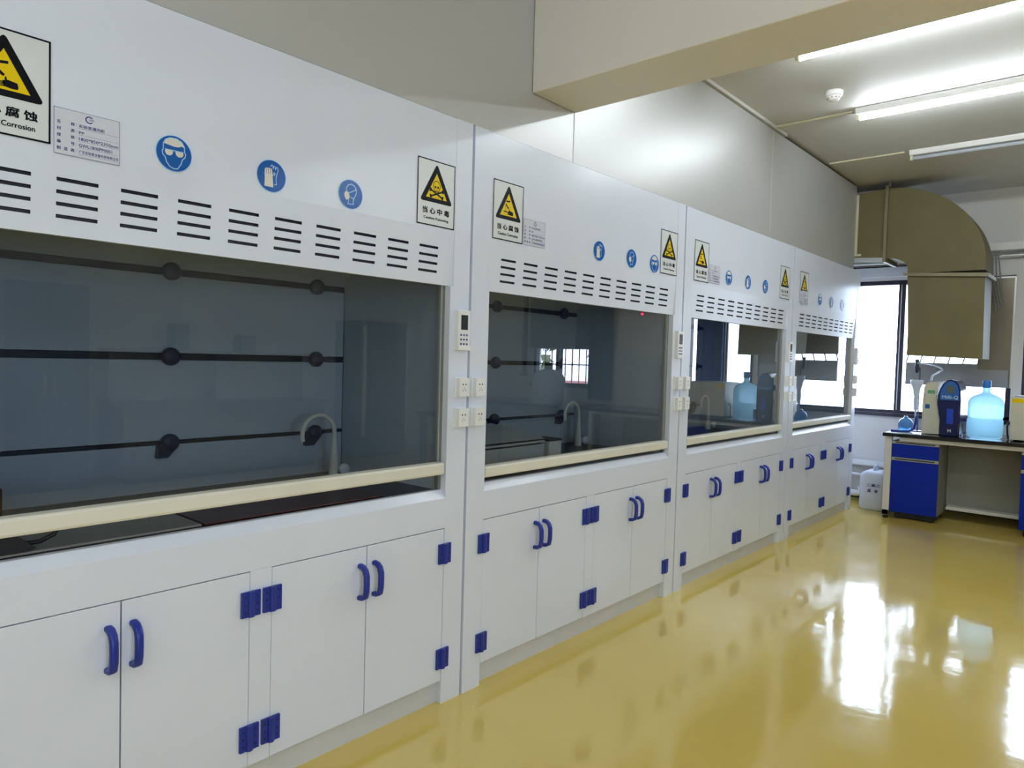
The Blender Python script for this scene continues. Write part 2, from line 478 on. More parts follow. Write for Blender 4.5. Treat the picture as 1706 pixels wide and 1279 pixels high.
    for i in range(1, 15):
        a = PI * i / 14 * 1.08
        pts.append((fx - .086 + .086 * math.cos(a), fy - .02 * i / 14, fz + .19 + .086 * math.sin(a)))
    b.tube(pts, .010, 'beige', 12, [.022, .02] + [.0095] * (len(pts) - 2))
    fc = b.build('faucet', root)
    b = MB(); b.lathe([(0, fy - .05), (.022, fy - .05), (.026, fy - .03), (.014, fy - .01), (.01, fy), (0, fy)], fx + .03, 0, 'white', 16, 'y', fz + .035); b.build('tap_knob', fc)
    # doors with handle and hinges
    def hinge(x, z, flip, par):
        b = MB()
        b.box(x - .032, x - .008, -.009, -.0005, z - .04, z + .04, 'blue')
        b.box(x + .008, x + .032, -.009, -.0005, z - .04, z + .04, 'blue')
        b.prism([(x - .011 + .022 * (.5 + .5 * math.cos(a)) , -.009 - .008 * math.sin(a)) for a in [PI * i / 8 for i in range(9)]] + [(x - .011, -.0005), (x + .011, -.0005)],
                z - .04, z + .04, 'blue', 'z')
        for k in (-.024, 0, .024):
            for s in (-1, 1): b.lathe([(0, -.0095), (.004, -.0095), (.004, -.0088), (0, -.0088)], x + s * .021, 0, 'darkblue', 10, 'y', z + k)
        b.build('hinge', par, .002)
    def handle(x, par):
        b = MB(); z0, z1 = .530, .657
        path = [(x, -.001, z1 - .006), (x, -.020, z1 - .008), (x, -.034, z1 - .018), (x, -.041, z1 - .036), (x, -.042, (z0 + z1) / 2), (x, -.041, z0 + .036), (x, -.036, z0 + .016), (x, -.020, z0 + .008), (x, -.001, z0 + .006)]
        prof = 8; hw, hd = .0105, .0082
        n = len(path); vs = []
        for i, p in enumerate(path):
            a = Vector(path[max(0, i - 1)]); c = Vector(path[min(n - 1, i + 1)]); t = (c - a).normalized()
            nn = Vector((1, 0, 0)); bb = t.cross(nn)
            for (du, dv) in ((-1, -.6), (-.6, -1), (.6, -1), (1, -.6), (1, .6), (.6, 1), (-.6, 1), (-1, .6)):
                vs.append(tuple(Vector(p) + nn * du * hw + bb * dv * hd))
        fs = [(i * 8 + j, i * 8 + (j + 1) % 8, i * 8 + 8 + (j + 1) % 8, i * 8 + 8 + j) for i in range(n - 1) for j in range(8)]
        b.raw(vs, fs, 'blue', True); b.raw(vs[:8], [list(range(8))], 'blue'); b.raw(vs[-8:], [list(range(8))[::-1]], 'blue')
        b.build('handle', par)
    for x0, x1, hx, gx_ in ((-.795, -.416, -.796, -.447), (-.412, -.0385, -.037, -.383), (.0385, .412, .037, .383), (.416, .795, .796, .447)):
        b = MB(); b.box(x0, x1, .0005, .02, .097, .7165, 'hood')
        d = b.build('door', root, .0012)
        handle(gx_, d); hinge(hx, .618, 0, d); hinge(hx, .190, 0, d)
    # pillars: controller and sockets
    b = MB(); b.box(.824, .894, -.022, 0, 1.435, 1.597, 'white'); b.box(.824, .894, -.026, -.02, 1.435, 1.452, 'white')
    cp = b.build('control_panel', root, .003)
    b = MB(); b.box(.840, .877, -.0235, -.021, 1.518, 1.577, 'lcd'); b.build('display', cp)
    for r in range(3):
        for c in range(3):
            b = MB(); b.lathe([(0, -.0245), (.0040, -.0245), (.0048, -.022), (0, -.022)], .8405 + .0165 * c, 0, 'button', 12, 'y', 1.497 - .018 * r); b.build('button', cp)
    for s in (-1, 1):
        for z in (1.286, 1.163):
            x = s * .862; b = MB()
            b.box(x - .033, x + .033, -.008, 0, z - .040, z + .040, 'white')
            b.box(x - .028, x + .028, -.028, -.008, z - .036, z + .038, 'white')
            for dx in (-.008, .008): b.lathe([(0, -.0286), (.0032, -.0286), (.0032, -.0279), (0, -.0279)], x + dx, 0, 'black', 10, 'y', z + .012)
            for dx, rot in ((-.007, 1), (.007, -1), (0, 0)):
                u0 = x + dx; zc = z - .012 + (.008 if rot == 0 else 0)
                b.prism([(u0 - .0012 - rot * .002, zc - .004), (u0 + .0012 - rot * .002, zc - .004), (u0 + .0012 + rot * .002, zc + .004), (u0 - .0012 + rot * .002, zc + .004)], -.0284, -.0279, 'greyink', 'y')
            b.build('power_socket', root, .002)
    return root

hood = make_hood(.0)
HL = ['nearest white fume hood with grey corroded-hand sign at the left edge, sash open a crack',
      'white fume hood second from the camera with a stainless box behind its closed sash',
      'white fume hood third from the camera whose glass mirrors the blue water jug',
      'farthest white fume hood at the end of the row beside the bright window']
hoods = [hood] + [copy_tree(hood) for _ in range(3)]
HL[0] = 'nearest white fume hood at the left edge of the photo, its sash raised a crack'
for i, h in enumerate(hoods):
    h.location = (CX[i], 0, 0); h['label'] = HL[i]
for ch in hoods[0].children:
    if ch.name.startswith('sash_glass'): ch.location.z = .040
b = MB(); b.lathe([(0, .028), (.006, .028), (.006, .0335), (0, .0335)], 1.408 - CX[1], 0, 'redglint', 16, 'y', 1.676)  # glowing dot stands in for a red reflection in the sash
b.build('red_glint', hoods[1])['label'] = 'tiny red glowing dot standing in for a reflection below the header'

# ------------------------------------------------------------------ signs and stickers
def rounded(pts, r, n=5):
    out = []; N = len(pts)
    for i in range(N):
        p = Vector(pts[i]); a = (Vector(pts[i - 1]) - p).normalized(); c = (Vector(pts[(i + 1) % N]) - p).normalized()
        p0 = p + a * r; p1 = p + c * r
        for k in range(n + 1):
            t = k / n
            out.append(tuple(p0 * (1 - t) ** 2 + p * 2 * t * (1 - t) + p1 * t * t))
    return out
def triangle(b, cy):
    A = [(-.085, cy - .062), (.085, cy - .062), (0, cy + .088)]
    b.flat(rounded(A, .016), .0012, 'black')
    k = .64; c = cy - .014
    b.flat([(-.085 * k, c - .050 * k), (.085 * k, c - .050 * k), (0, c + .100 * k)], .0015, 'yellow')
def sign_base():
    b = MB(front(0)); w, h = .0975, .125
    for (d0, d1) in ((0, .0009),):
        v = [(-w, -h, d0), (w, -h, d0), (w, h, d0), (-w, h, d0), (-w, -h, d1), (w, -h, d1), (w, h, d1), (-w, h, d1)]
        b.raw(v, [(4, 5, 6, 7), (0, 1, 5, 4), (1, 2, 6, 5), (2, 3, 7, 6), (3, 0, 4, 7)], 'paper')
    t = .0045
    for q in ([(-w, h - t), (w, h - t), (w, h), (-w, h)], [(-w, -h), (w, -h), (w, -h + t), (-w, -h + t)], [(-w, -h), (-w + t, -h), (-w + t, h), (-w, h)], [(w - t, -h), (w, -h), (w, h), (w - t, h)]):
        b.flat(q, .0012, 'black')
    return b
def sign_corrosion():
    b = sign_base(); triangle(b, .027); D = .0018
    fl, st = b.flat, b.stroke
    q = lambda pts: [(u * .84 - .001, v * .86 + .0045) for u, v in pts]
    def F(p): fl(q(p), D, 'black')
    F([(-.018, .040), (.012, .044), (.012, .052), (-.018, .048)])                       # upper vial
    F([(-.026, .030), (-.020, .033), (.004, .014), (.001, .008), (-.005, .010)])         # tilted tube
    F([(.006, .010), (.009, .003), (.0075, -.001), (.0045, -.001), (.003, .003)])        # drop
    st(q([(-.023, .026), (-.023, -.004)]), .0018, D, 'black')
    F([(-.036, -.010), (-.008, -.010), (-.010, -.004), (-.034, -.004)])                  # plate
    F([(-.002, -.004), (.004, -.001), (.012, .001), (.022, -.001), (.034, -.003), (.037, -.016), (.034, -.021), (.018, -.021), (.004, -.019), (-.001, -.014)])
    for k in range(4): F([(-.008, -.006 - k * .0038), (.004, -.0045 - k * .0038), (.004, -.0075 - k * .0038), (-.008, -.0085 - k * .0038)])
    b.text('当心腐蚀', 0, -.0795, .0235, D, 'black', width=.138, align='CENTER', bold=.036, spacing=1.5)
    b.text('Caution Corrosion', 0, -.1035, .0125, D, 'black', width=.128, align='CENTER', bold=.026)
    return b.build('warning_sign')
def sign_poison():
    b = sign_base(); triangle(b, .027); D = .0018
    # skull outline
    sk = [(.0175 * math.cos(a), .030 + .018 * math.sin(a)) for a in [PI * (-.12 + 1.24 * i / 14) for i in range(15)]]
    sk += [(-.012, .015), (-.010, .008), (.010, .008), (.012, .015)]
    b.stroke(sk, .0028, D, 'black', True)
    b.disc(-.0065, .025, .0042, D, 'black', 14, .0048); b.disc(.0065, .025, .0042, D, 'black', 14, .0048)
    b.flat([(-.002, .016), (.002, .016), (0, .021)], D, 'black')
    for k in (-.006, -.002, .002, .006): b.stroke([(k, .008), (k, .013)], .0012, D, 'black')
    for s in (-1, 1):
        b.stroke([(-.030 * s, .012), (.028 * s, -.012)], .0065, D + .0001 * (s + 1), 'black')
        for (u, v) in ((-.031 * s, .015), (-.033 * s, .009), (.030 * s, -.015), (.032 * s, -.009)): b.disc(u, v, .0045, D + .0001 * (s + 1), 'black', 12)
    b.text('当心中毒', 0, -.0795, .0235, D, 'black', width=.138, align='CENTER', bold=.036, spacing=1.5)
    b.text('Caution Poisoning', 0, -.1035, .0125, D, 'black', width=.128, align='CENTER', bold=.026)
    return b.build('warning_sign')
def spec_label():
    b = MB(front(0)); w, h = .0765, .0575
    v = [(-w, -h, 0), (w, -h, 0), (w, h, 0), (-w, h, 0), (-w, -h, .0006), (w, -h, .0006), (w, h, .0006), (-w, h, .0006)]
    b.raw(v, [(4, 5, 6, 7), (0, 1, 5, 4), (1, 2, 6, 5), (2, 3, 7, 6), (3, 0, 4, 7)], 'labelpaper')
    t = .0014
    for q in ([(-w, h - t), (w, h - t), (w, h), (-w, h)], [(-w, -h), (w, -h), (w, -h + t), (-w, -h + t)], [(-w, -h), (-w + t, -h), (-w + t, h), (-w, h)], [(w - t, -h), (w, -h), (w, h), (w - t, h)]):
        b.flat(q, .0008, 'greyink')
    D = .001
    arc = [(.004 + .0085 * math.cos(a), .0425 + .0078 * math.sin(a)) for a in [PI * (.25 + 1.5 * i / 12) for i in range(13)]]
    b.stroke(arc, .0028, D, 'ink')
    b.text('GWL', .0025, .0405, .0042, D, 'ink', bold=.02)
    rows = [('名', '称', '实验室通风柜', .060), ('材', '质', 'PP', .012), ('规', '格', '1800*850*2350mm', .093), ('编', '号', 'GWL1800PP0001', .078), ('制造', '商', '广东实验室设备科技有限公司', .093)]
    for i, (a, c, t_, wd) in enumerate(rows):
        z = .0185 - i * .0163
        if a == '制造':
            b.text('制', -.0695, z, .0085, D, 'ink', bold=.02); b.text('造', -.054, z, .0085, D, 'ink', bold=.02)
        else: b.text(a, -.0695, z, .0085, D, 'ink', bold=.02)
        b.text(c, -.0385, z, .0085, D, 'ink', bold=.02); b.text(':', -.0275, z + .001, .006, D, 'ink')
        b.text(t_, -.020, z - .0002, .0082 if len(t_) > 2 else .0065, D, 'ink', width=wd, bold=.014)
        b.flat([(-.021, z - .0030), (.0735, z - .0030), (.0735, z - .0023), (-.021, z - .0023)], D, 'greyink')
    return b.build('specification_label')
def icon_base():
    b = MB(front(0)); n = 48; r = .0505
    ring = [(r * math.cos(2 * PI * i / n), r * math.sin(2 * PI * i / n)) for i in range(n)]
    b.raw([(u, v, 0) for u, v in ring] + [(u, v, .0008) for u, v in ring], [[n + i for i in range(n)]] + [(i, (i + 1) % n, n + (i + 1) % n, n + i) for i in range(n)], 'iconline')
    b.disc(0, 0, .0485, .0011, 'signblue', 48)
    return b
def icon_goggles():
    b = icon_base(); D = .0014
    head = [(-.030, .006), (-.030, .022), (-.024, .034), (-.012, .041), (.006, .042), (.020, .036), (.028, .024), (.029, .008)]
    b.flat(head[1:7] + [(.027, .022), (.020, .024), (.012, .020), (0, .019), (-.014, .021), (-.027, .023)], D, 'iconwhite')
    b.stroke(head, .0026, D + .0002, 'iconline')
    b.stroke([(-.030, .006), (-.033, .002), (-.031, -.008), (-.025, -.013), (-.021, -.026), (-.012, -.038), (0, -.042), (.010, -.040), (.019, -.026), (.023, -.012), (.030, -.005), (.032, .004), (.029, .008)], .0026, D + .0002, 'iconline')
    for s in (-1, 1):
        L = [(s * .003, .006), (s * .012, .009), (s * .023, .008), (s * .026, .002), (s * .022, -.006), (s * .012, -.008), (s * .005, -.003)]
        if s > 0: L = L[::-1]
        b.flat(L, D + .0003, 'iconwhite')
    b.stroke([(-.025, .008), (.025, .008)], .0022, D + .0004, 'iconline')
    return b.build('safety_sticker')
def icon_gloves():
    b = icon_base(); D = .0014
    g = [(-.024, -.034), (.006, -.034), (.004, -.010), (.003, .004), (.001, .020), (-.002, .024), (-.006, .022), (-.009, .025), (-.013, .022), (-.016, .024), (-.020, .021), (-.023, .020), (-.024, .005), (-.023, -.010)]
    b.flat(g, D, 'iconwhite')
    for u in (-.018, -.0115, -.005): b.stroke([(u, .006), (u + .0006, .021)], .0014, D + .0003, 'signblue')
    o = [(.010, -.024), (.017, -.024), (.015, -.006), (.018, .008), (.022, .022), (.020, .029), (.016, .030), (.013, .022), (.011, .031), (.007, .032), (.005, .024), (.003, .034), (-.001, .034), (-.004, .028)]
    b.stroke(o, .0022, D + .0002, 'iconline')
    b.stroke([(.004, .004), (.008, .012), (.012, .010), (.008, .002)], .0022, D + .0002, 'iconline')
    return b.build('safety_sticker')
def icon_mask():
    b = icon_base(); D = .0014
    b.stroke([(-.018, .006), (-.018, .020), (-.010, .031), (.003, .035), (.016, .030), (.023, .018), (.022, .004), (.014, -.010), (.010, -.022), (.011, -.032), (-.012, -.034), (-.008, -.020)], .0028, D, 'iconline')
    b.flat([(-.026, .002), (-.018, .010), (-.008, .004), (-.005, -.006), (-.008, -.018), (-.018, -.021), (-.024, -.014), (-.027, -.006)], D + .0002, 'iconwhite')
    b.stroke([(-.007, .004), (.021, .019)], .0026, D + .0002, 'iconline')
    b.stroke([(-.006, -.010), (.004, -.011), (.013, -.014)], .0024, D + .0002, 'iconline')
    return b.build('safety_sticker')

ORD = ['nearest', 'second', 'third', 'farthest']
def put(o, x, z, label, cat, group, first, d=-.0008):
    c = o if first else o.copy()
    if not first: COL.objects.link(c)
    c.location = (x, d, z); tag(c, label, cat, group)
    return c
corr = sign_corrosion(); pois = sign_poison(); spec = spec_label()
for i, (lx, z) in enumerate(((-.684, 2.035), (-.692, 2.037), (-.691, 2.043), (-.672, 2.05))):
    put(corr, CX[i] + lx, z, ['large yellow triangle corrosion sign cut off by the left edge of the photo',
        'yellow triangle corrosion sign at the left end of the second fume hood',
        'yellow corrosion sign on the third fume hood, just right of a skull sign',
        'small yellow corrosion sign on the last fume hood, caption covered by white label'][i], 'sign', 'corrosion warning signs', i == 0)
for i, (lx, z) in enumerate(((.709, 2.034), (.716, 2.043), (.72, 2.048))):
    put(pois, CX[i] + lx, z, ['skull and crossbones poison sign at the right end of the nearest fume hood',
        'skull poison sign on the second fume hood touching a round goggles sticker',
        'narrow skull poison sign at the right end of the third fume hood'][i], 'sign', 'poison warning signs', i == 0)
for i, (lx, z) in enumerate(((-.5035, 1.9495), (-.512, 1.971), (-.502, 1.981), (-.66, 1.965))):
    put(spec, CX[i] + lx, z, ['white label of blue printed lines beside the large sign at the left edge',
        'white specification label beside the corrosion sign of the second fume hood',
        'faint white specification label beside the corrosion sign of the third fume hood',
        'white specification label overlapping the foot of the last corrosion sign'][i], 'label', 'specification labels', i == 0, -.0008 if i < 3 else -.0035)
gog, glo, mas = icon_goggles(), icon_gloves(), icon_mask()
IC = [{'g': -.285, 'l': .014, 'm': .312}, {'l': .004, 'm': .311, 'g': .553}, {'g': -.288, 'l': .025, 'm': .338}, {'g': -.269, 'l': .04, 'm': .353}]
IZ = [1.957, 1.961, 1.983, 1.985]
nm = {'g': (gog, 'goggles'), 'l': (glo, 'gloves'), 'm': (mas, 'face mask')}
whole = ['on the nearest fume hood', 'on the second fume hood', 'on the third fume hood', 'on the farthest fume hood by the window']
for i in range(4):
    for k in 'glm':
        put(nm[k][0], CX[i] + IC[i][k], IZ[i], 'round blue safety sticker showing %s %s' % (nm[k][1], whole[i]), 'sticker', 'round blue safety stickers', i == 0)

# ------------------------------------------------------------------ things inside the hoods
b = MB(); b.box(-1.69, -1.065, .075, .56, .8685, .876, 'cabgrey')
tag(b.build('bench_board', None, .002), 'flat grey board lying inside the nearest fume hood on the left', 'board')
b = MB(); b.box(-1.055, -.36, .075, .50, .8685, .875, 'red_top')
tag(b.build('bench_tray', None, .002), 'dark red flat tray on the worktop inside the nearest fume hood', 'tray')
t = thing('power_adapter', 'black power adapter with a looped cord at the left edge inside the nearest hood', 'adapter', (-1.56, .12, .876))
b = MB(); b.prism([(-.08, 0), (.032, 0), (.06, .006), (.01, .046), (-.08, .05)], -.045, .045, 'blackrub', 'y'); b.build('adapter_body', t, .004)
b = MB(); b.tube([(.045, 0, .012), (.075, -.01, .014), (.105, -.02, .03), (.12, -.02, .055), (.115, 0, .085), (.09, .05, .07), (.06, .14, .02), (0, .2, .006)], .006, 'blackrub', 10); b.build('cord', t)
t = thing('heating_block', 'small dark brown block heater with a metal foot behind the sash bar', 'heater', (-1.575, .40, .876))
b = MB(); b.box(-.09, .062, -.06, .06, .016, .125, 'red_top'); b.build('block_body', t, .004)
b = MB()
for y in (-.045, .045): b.box(-.08, .055, y - .01, y + .01, 0, .016, 'alu')
b.build('block_foot', t)
t = thing('water_bath', 'wide stainless water bath inside the second fume hood', 'water bath', (.42, .22, .8692))
b = MB(); b.box(-.27, .27, -.085, .28, .012, .118, 'steelbath'); b.box(-.27, .27, -.09, .28, .126, .137, 'steelbath'); b.box(-.26, .26, -.075, .27, .118, .126, 'blackrub'); b.build('bath_tank', t, .003)
b = MB(); b.prism([(-.09, .145), (.28, .145), (.28, .19), (.05, .178)], -.27, .27, 'steelbath', 'x'); b.box(-.262, .262, -.08, .27, .137, .145, 'blackrub'); b.build('bath_lid', t, .003)
b = MB()
for x in (-.22, .22):
    for y in (-.05, .23): b.lathe([(0, 0), (.014, 0), (.014, .012), (0, .012)], x, y, 'blackrub', 12)
b.build('bath_feet', t)
b = MB(); b.box(-.052, .052, -.06, .06, .004, .125, 'instr'); b.box(-.054, .054, -.062, .062, .125, .135, 'blackrub'); b.box(-.045, .045, -.05, .05, 0, .004, 'blackrub')
o = b.build('control_box', None, .003); o.location = (.785, .20, .8692); tag(o, 'small pale control box with dark lid right of the stainless water bath', 'box')
b = MB(); b.lathe([(0, 0), (.085, 0), (.09, .01), (.09, .09), (.084, .10), (0, .10)], 0, 0, 'blackrub', 28); b.box(-.12, .12, -.12, .12, -.03, 0, 'blackrub')
o = b.build('hot_plate', None, .002); o.location = (4.15, .26, .898); tag(o, 'dark round heater inside the farthest fume hood', 'heater')

# ------------------------------------------------------------------ ceiling things
def lamp(x, y0, y1, lit, label):
    t = thing('fluorescent_lamp', label, 'lamp', (x, y0, CEIL - .001), 'ceiling tube lamps')
    L = y1 - y0
    b = MB(); b.prism([(-.046, 0), (.046, 0), (.046, -.012), (.03, -.038), (-.03, -.038), (-.046, -.012)], 0, L, 'white', 'y'); b.build('batten', t, .002)
    for e0, e1 in ((0, -.02), (L, L + .02)):
        b = MB(); b.box(-.017, .017, e0, e1, -.076, -.028, 'raceway'); b.build('lamp_holder', t, .003)
    b = MB(); b.tube([(0, -.021, -.058), (0, L + .019, -.058)], .0155, 'tube' if lit else 'tubeoff', 16); b.build('tube', t)
    return t
lamp(1.92, -.58, -1.82, True, 'lit ceiling tube lamp half hidden behind the roof beam')
lamp(3.122, -.565, -1.80, True, 'lit ceiling tube lamp nearest the smoke detector')
lamp(4.36, -.63, -1.87, False, 'unlit ceiling tube lamp farthest from the camera')
for x in (2.02, 3.122):  # unseen lamps, added to light the hoods from the front
    lamp(x, -3.3, -4.54, True, 'unseen lit tube lamp added for light above the middle of the room')
for y in (-.58, -2.0, -3.42):  # unseen lamps, added to brighten the front face of the beam
    lamp(-3.0, y, y - 1.24, True, 'unseen lit tube lamp added in the near bay to light the beam')
for x, y, l in ((3.13, -.535, 'pale cable raceway on the ceiling leading to the lit lamp by the smoke detector'), (4.34, -.59, 'pale cable raceway on the ceiling leading to the unlit lamp')):
    b = MB(); b.box(x - .011, x + .011, y, -.012, CEIL - .013, CEIL - .0005, 'raceway')
    tag(b.build('cable_raceway', None, .002), l, 'raceway', 'ceiling cable raceways')
t = thing('smoke_detector', 'round white smoke detector on the ceiling', 'smoke detector', (2.69, -.545, CEIL))
b = MB(); b.lathe([(0, 0), (.052, 0), (.054, -.012), (.050, -.03), (.046, -.034), (0, -.034)], 0, 0, 'white', 32); b.build('detector_base', t)
b = MB(); b.lathe([(0, -.034), (.042, -.034), (.040, -.044), (.032, -.056), (.022, -.062), (0, -.063)], 0, 0, 'white', 32)
for i in range(10):
    a = 2 * PI * i / 10; ca, sa = math.cos(a), math.sin(a)
    b.tube([(ca * .037, sa * .037, -.047), (ca * .0385, sa * .0385, -.043)], .0045, 'gap', 8)
b.build('sensor_head', t)

# ------------------------------------------------------------------ exhaust duct
XD0, XD1 = 5.25, 5.63
t = thing('exhaust_duct', 'large olive galvanised exhaust duct with an elbow beside the window', 'duct', (0, 0, 0))
b = MB(); b.prism([(.30, 2.48), (.30, 3.05), (-.25, 3.088), (-.25, 2.445)], XD0, XD1, 'duct', 'x'); b.build('horizontal_section', t, .003)
outer = [(-.262 - .80 * math.sin(a), 2.33 + .757 * math.cos(a)) for a in [PI / 2 * i / 16 for i in range(17)]]
inner = [(-.262 - .195 * math.sin(a), 2.33 + .11 * math.cos(a)) for a in [PI / 2 * i / 8 for i in range(9)]]
outer[-1] = (-1.060, 2.285); inner[-1] = (-.457, 2.285)
b = MB(); b.prism(outer + inner[::-1], XD0, XD1, 'duct', 'x'); b.build('elbow', t, .003)
b = MB(); b.prism([(-.457, 2.262), (-1.060, 2.225), (-1.072, 1.512), (-.490, 1.535)], XD0, XD1, 'duct', 'x'); b.build('drop_section', t, .003)
b = MB(); b.prism([(-.245, 3.11), (-.245, 2.40), (-.272, 2.40), (-.272, 3.11)], XD0 - .03, XD1 + .03, 'ductedge', 'x'); b.build('flange', t, .002)
b = MB(); b.prism([(-.43, 2.262), (-1.09, 2.222), (-1.09, 2.255), (-.43, 2.29)], XD0 - .03, XD1 + .03, 'ductedge', 'x'); b.build('flange', t, .002)
b = MB(); b.box(XD0 - .004, XD0 + .02, -.012, .02, 2.49, 3.06, 'raceway'); b.box(XD0 - .004, XD0 + .02, -.05, .02, 2.475, 2.495, 'raceway'); b.build('collar', t)
b = MB(); b.tube([(XD0 + .05, -.262, 3.09), (XD0 + .05, -.262, CEIL)], .012, 'ductedge', 10); b.build('hanger_rod', t)

# window board behind the duct: steel sheet with a lit slot and a lower part recoloured for its reflection
t = thing('window_board', 'olive metal sheet closing the window behind the exhaust duct', 'board', (0, 0, 0))
b = MB(); x0, x1 = XE - .055, XE - .035
b.box(x0, x1, -1.185, -.30, 1.545, 2.295, 'boardm'); b.box(x0, x1, -1.185, -.92, 1.25, 1.545, 'boardm')
b.build('upper_sheet', t)
b = MB(); b.box(x0, x1, -.92, -.30, 1.25, 1.475, 'steel'); b.box(x0 - .01, x0, -1.17, -.30, 1.25, 1.42, 'steel'); b.build('lower_reflection_sheet', t)  # bluer metal tone imitates what the lower sheet reflects
b = MB()
for i in range(6):
    y = -.92 + i * .124; b.prism([(y - .006, 1.475), (y + .006, 1.475), (y - .012, 1.545), (y - .024, 1.545)], x0, x1, 'steel', 'x')
b.build('slot_bar', t)
b = MB(); b.box(x0 - .012, x0, -1.20, -1.185, 1.25, 2.305, 'alu'); b.box(x0 - .012, x0, -1.20, -.30, 2.295, 2.310, 'alu'); b.build('edge_trim', t)
b = MB(); b.tube([(XE - .075, -3.3, 2.505), (XE - .075, .85, 2.505)], .016, 'alu', 14)
for y in (.5, -1.23, -3.1): b.box(XE - .08, XE, y - .01, y + .01, 2.495, 2.515, 'alu')
tag(b.build('curtain_rail'), 'silver curtain rail running along the end wall above the windows', 'curtain rail')
b = MB(); 
for j in range(4):
    y = -.985 - j * .02
    b.tube([(XE - .11, y, 2.556), (XE - .115, y - .01 * j, 2.30), (XE - .115, y - .05, 2.12), (XE - .11, y - .07, 1.98 + .03 * j)], .006, 'cabgrey', 8)
tag(b.build('hanging_cables'), 'loose grey cables hanging beside the duct at the window top', 'cables')

# ------------------------------------------------------------------ bench by the window
XF = 5.27
t = thing('lab_bench', 'lab bench with black top and pale metal frame under the window', 'bench', (0, 0, 0))
b = MB(); b.box(XF - .03, XE - .06, -3.1, -.312, .772, .806, 'benchtop'); b.build('worktop', t, .004)
for y in (-.388, -3.0):
    b = MB(); b.box(XF, XF + .05, y, y + .058, .03, .772, 'frame'); b.box(XF, XE - .12, y, y + .058, .03, .08, 'frame'); b.box(XE - .17, XE - .12, y, y + .058, .08, .772, 'frame'); b.build('leg', t, .003)
    b = MB()
    for x in (XF + .025, XE - .15): b.lathe([(0, 0), (.024, 0), (.024, .02), (.012, .022), (.012, .03), (0, .03)], x, y + .03, 'blackrub', 14)
    b.build('foot', t)
b = MB(); b.box(XF + .004, XF + .044, -2.95, -.45, .735, .772, 'frame'); b.build('front_rail', t, .002)
b = MB(); b.box(XF + .42, XF + .44, -1.38, -.78, .125, .735, 'cabgrey'); b.build('modesty_panel', t)
b = MB(); b.box(XF + .30, XF + .43, -1.37, -.80, .105, .135, 'frame'); b.build('lower_rail', t, .002)
def base_cabinet(y1, w, label):
    t = thing('base_cabinet', label, 'cabinet', (XF + .01, y1, 0), 'blue base cabinets under the window bench')
    b = MB(); b.box(.018, .50, -w, 0, .065, .733, 'cabgrey'); b.box(.06, .46, -w + .03, -.03, .012, .065, 'blackrub')
    for x in (.09, .43):
        for y in (-w + .05, -.05): b.lathe([(0, 0), (.02, 0), (.02, .012), (0, .012)], x, y, 'blackrub', 12)
    b.build('body', t, .002)
    b = MB(); b.box(0, .018, -w, 0, .582, .708, 'cabblue'); d = b.build('drawer', t, .0015)
    b = MB(); b.box(-.004, .016, -w, 0, .708, .730, 'pull'); b.box(-.0045, .0, -w + .03, -.03, .714, .724, 'gap'); b.build('pull', d)
    b = MB(); b.box(0, .018, -w, 0, .068, .552, 'cabblue'); d = b.build('door', t, .0015)
    b = MB(); b.box(-.004, .016, -w, 0, .552, .580, 'pull'); b.box(-.0045, .0, -w + .03, -.03, .560, .571, 'gap'); b.build('pull', d)
    return t
c1 = base_cabinet(-.39, .385, 'blue cabinet with one drawer and one door under the left end of the bench')
c2 = copy_tree(c1); c2.location = (XF + .01, -1.385, 0); c2['label'] = 'blue cabinet right of the knee space, cut off by the right edge of the photo'

ZB = .806
# water purifier
t = thing('water_purifier', 'cream and navy water purifier on the bench beside the water jug', 'water purifier', (5.45, -.60, ZB))
xr = lambda x: x - 5.45
wav = [(-.725, 1.30), (-.712, 1.24), (-.705, 1.16), (-.716, 1.08), (-.738, 1.0), (-.742, .93), (-.738, .86), (-.742, ZB + .006)]
body = [(-.598, ZB + .006), (-.595, 1.10), (-.603, 1.245), (-.62, 1.278), (-.66, 1.293), (-.725, 1.300)] + wav[1:]
lp = lambda pts: [(y + .60, z - ZB) for y, z in pts]
b = MB(); b.prism(lp(body), -.02, .30, 'instr', 'x'); b.build('housing', t, .006)
navy = [(-.755, ZB + .006), (-.752, .93), (-.735, 1.01), (-.722, 1.09), (-.722, 1.17), (-.738, 1.235), (-.762, 1.285), (-.795, 1.315), (-.825, 1.322), (-.855, 1.312), (-.882, 1.28), (-.900, 1.22), (-.906, 1.13), (-.906, ZB + .006)]
b = MB(); b.prism(lp(navy), -.05, .28, 'navy', 'x'); nv = b.build('front_cover', t, .006)
b = MB(facing_x(-.05, 0)); L = lambda pts: [(-(y + .60), z - ZB) for y, z in pts]
b.flat(L([(-.742, 1.135), (-.738, 1.18), (-.752, 1.235), (-.775, 1.28), (-.80, 1.302), (-.825, 1.308), (-.852, 1.298), (-.874, 1.27), (-.888, 1.22), (-.892, 1.135)]), .0015, 'midblue')
b.text('Milli-Q', .1575, 1.142 - ZB, .034, .003, 'iconline', width=.125, bold=.01)
b.build('upper_cover', nv)
b = MB(facing_x(-.05, 0)); b.flat(L([(-.79, 1.20), (-.79, 1.265), (-.848, 1.265), (-.848, 1.20)]), .003, 'olive'); b.build('display', nv)
b = MB(facing_x(-.05, 0)); b.flat(L([(-.80, .92), (-.80, 1.055), (-.852, 1.055), (-.852, .92)]), .002, 'brightblue')
b.text('M', .213, .842 - ZB, .026, .002, 'iconwhite', bold=.03); b.build('dispenser_panel', nv)
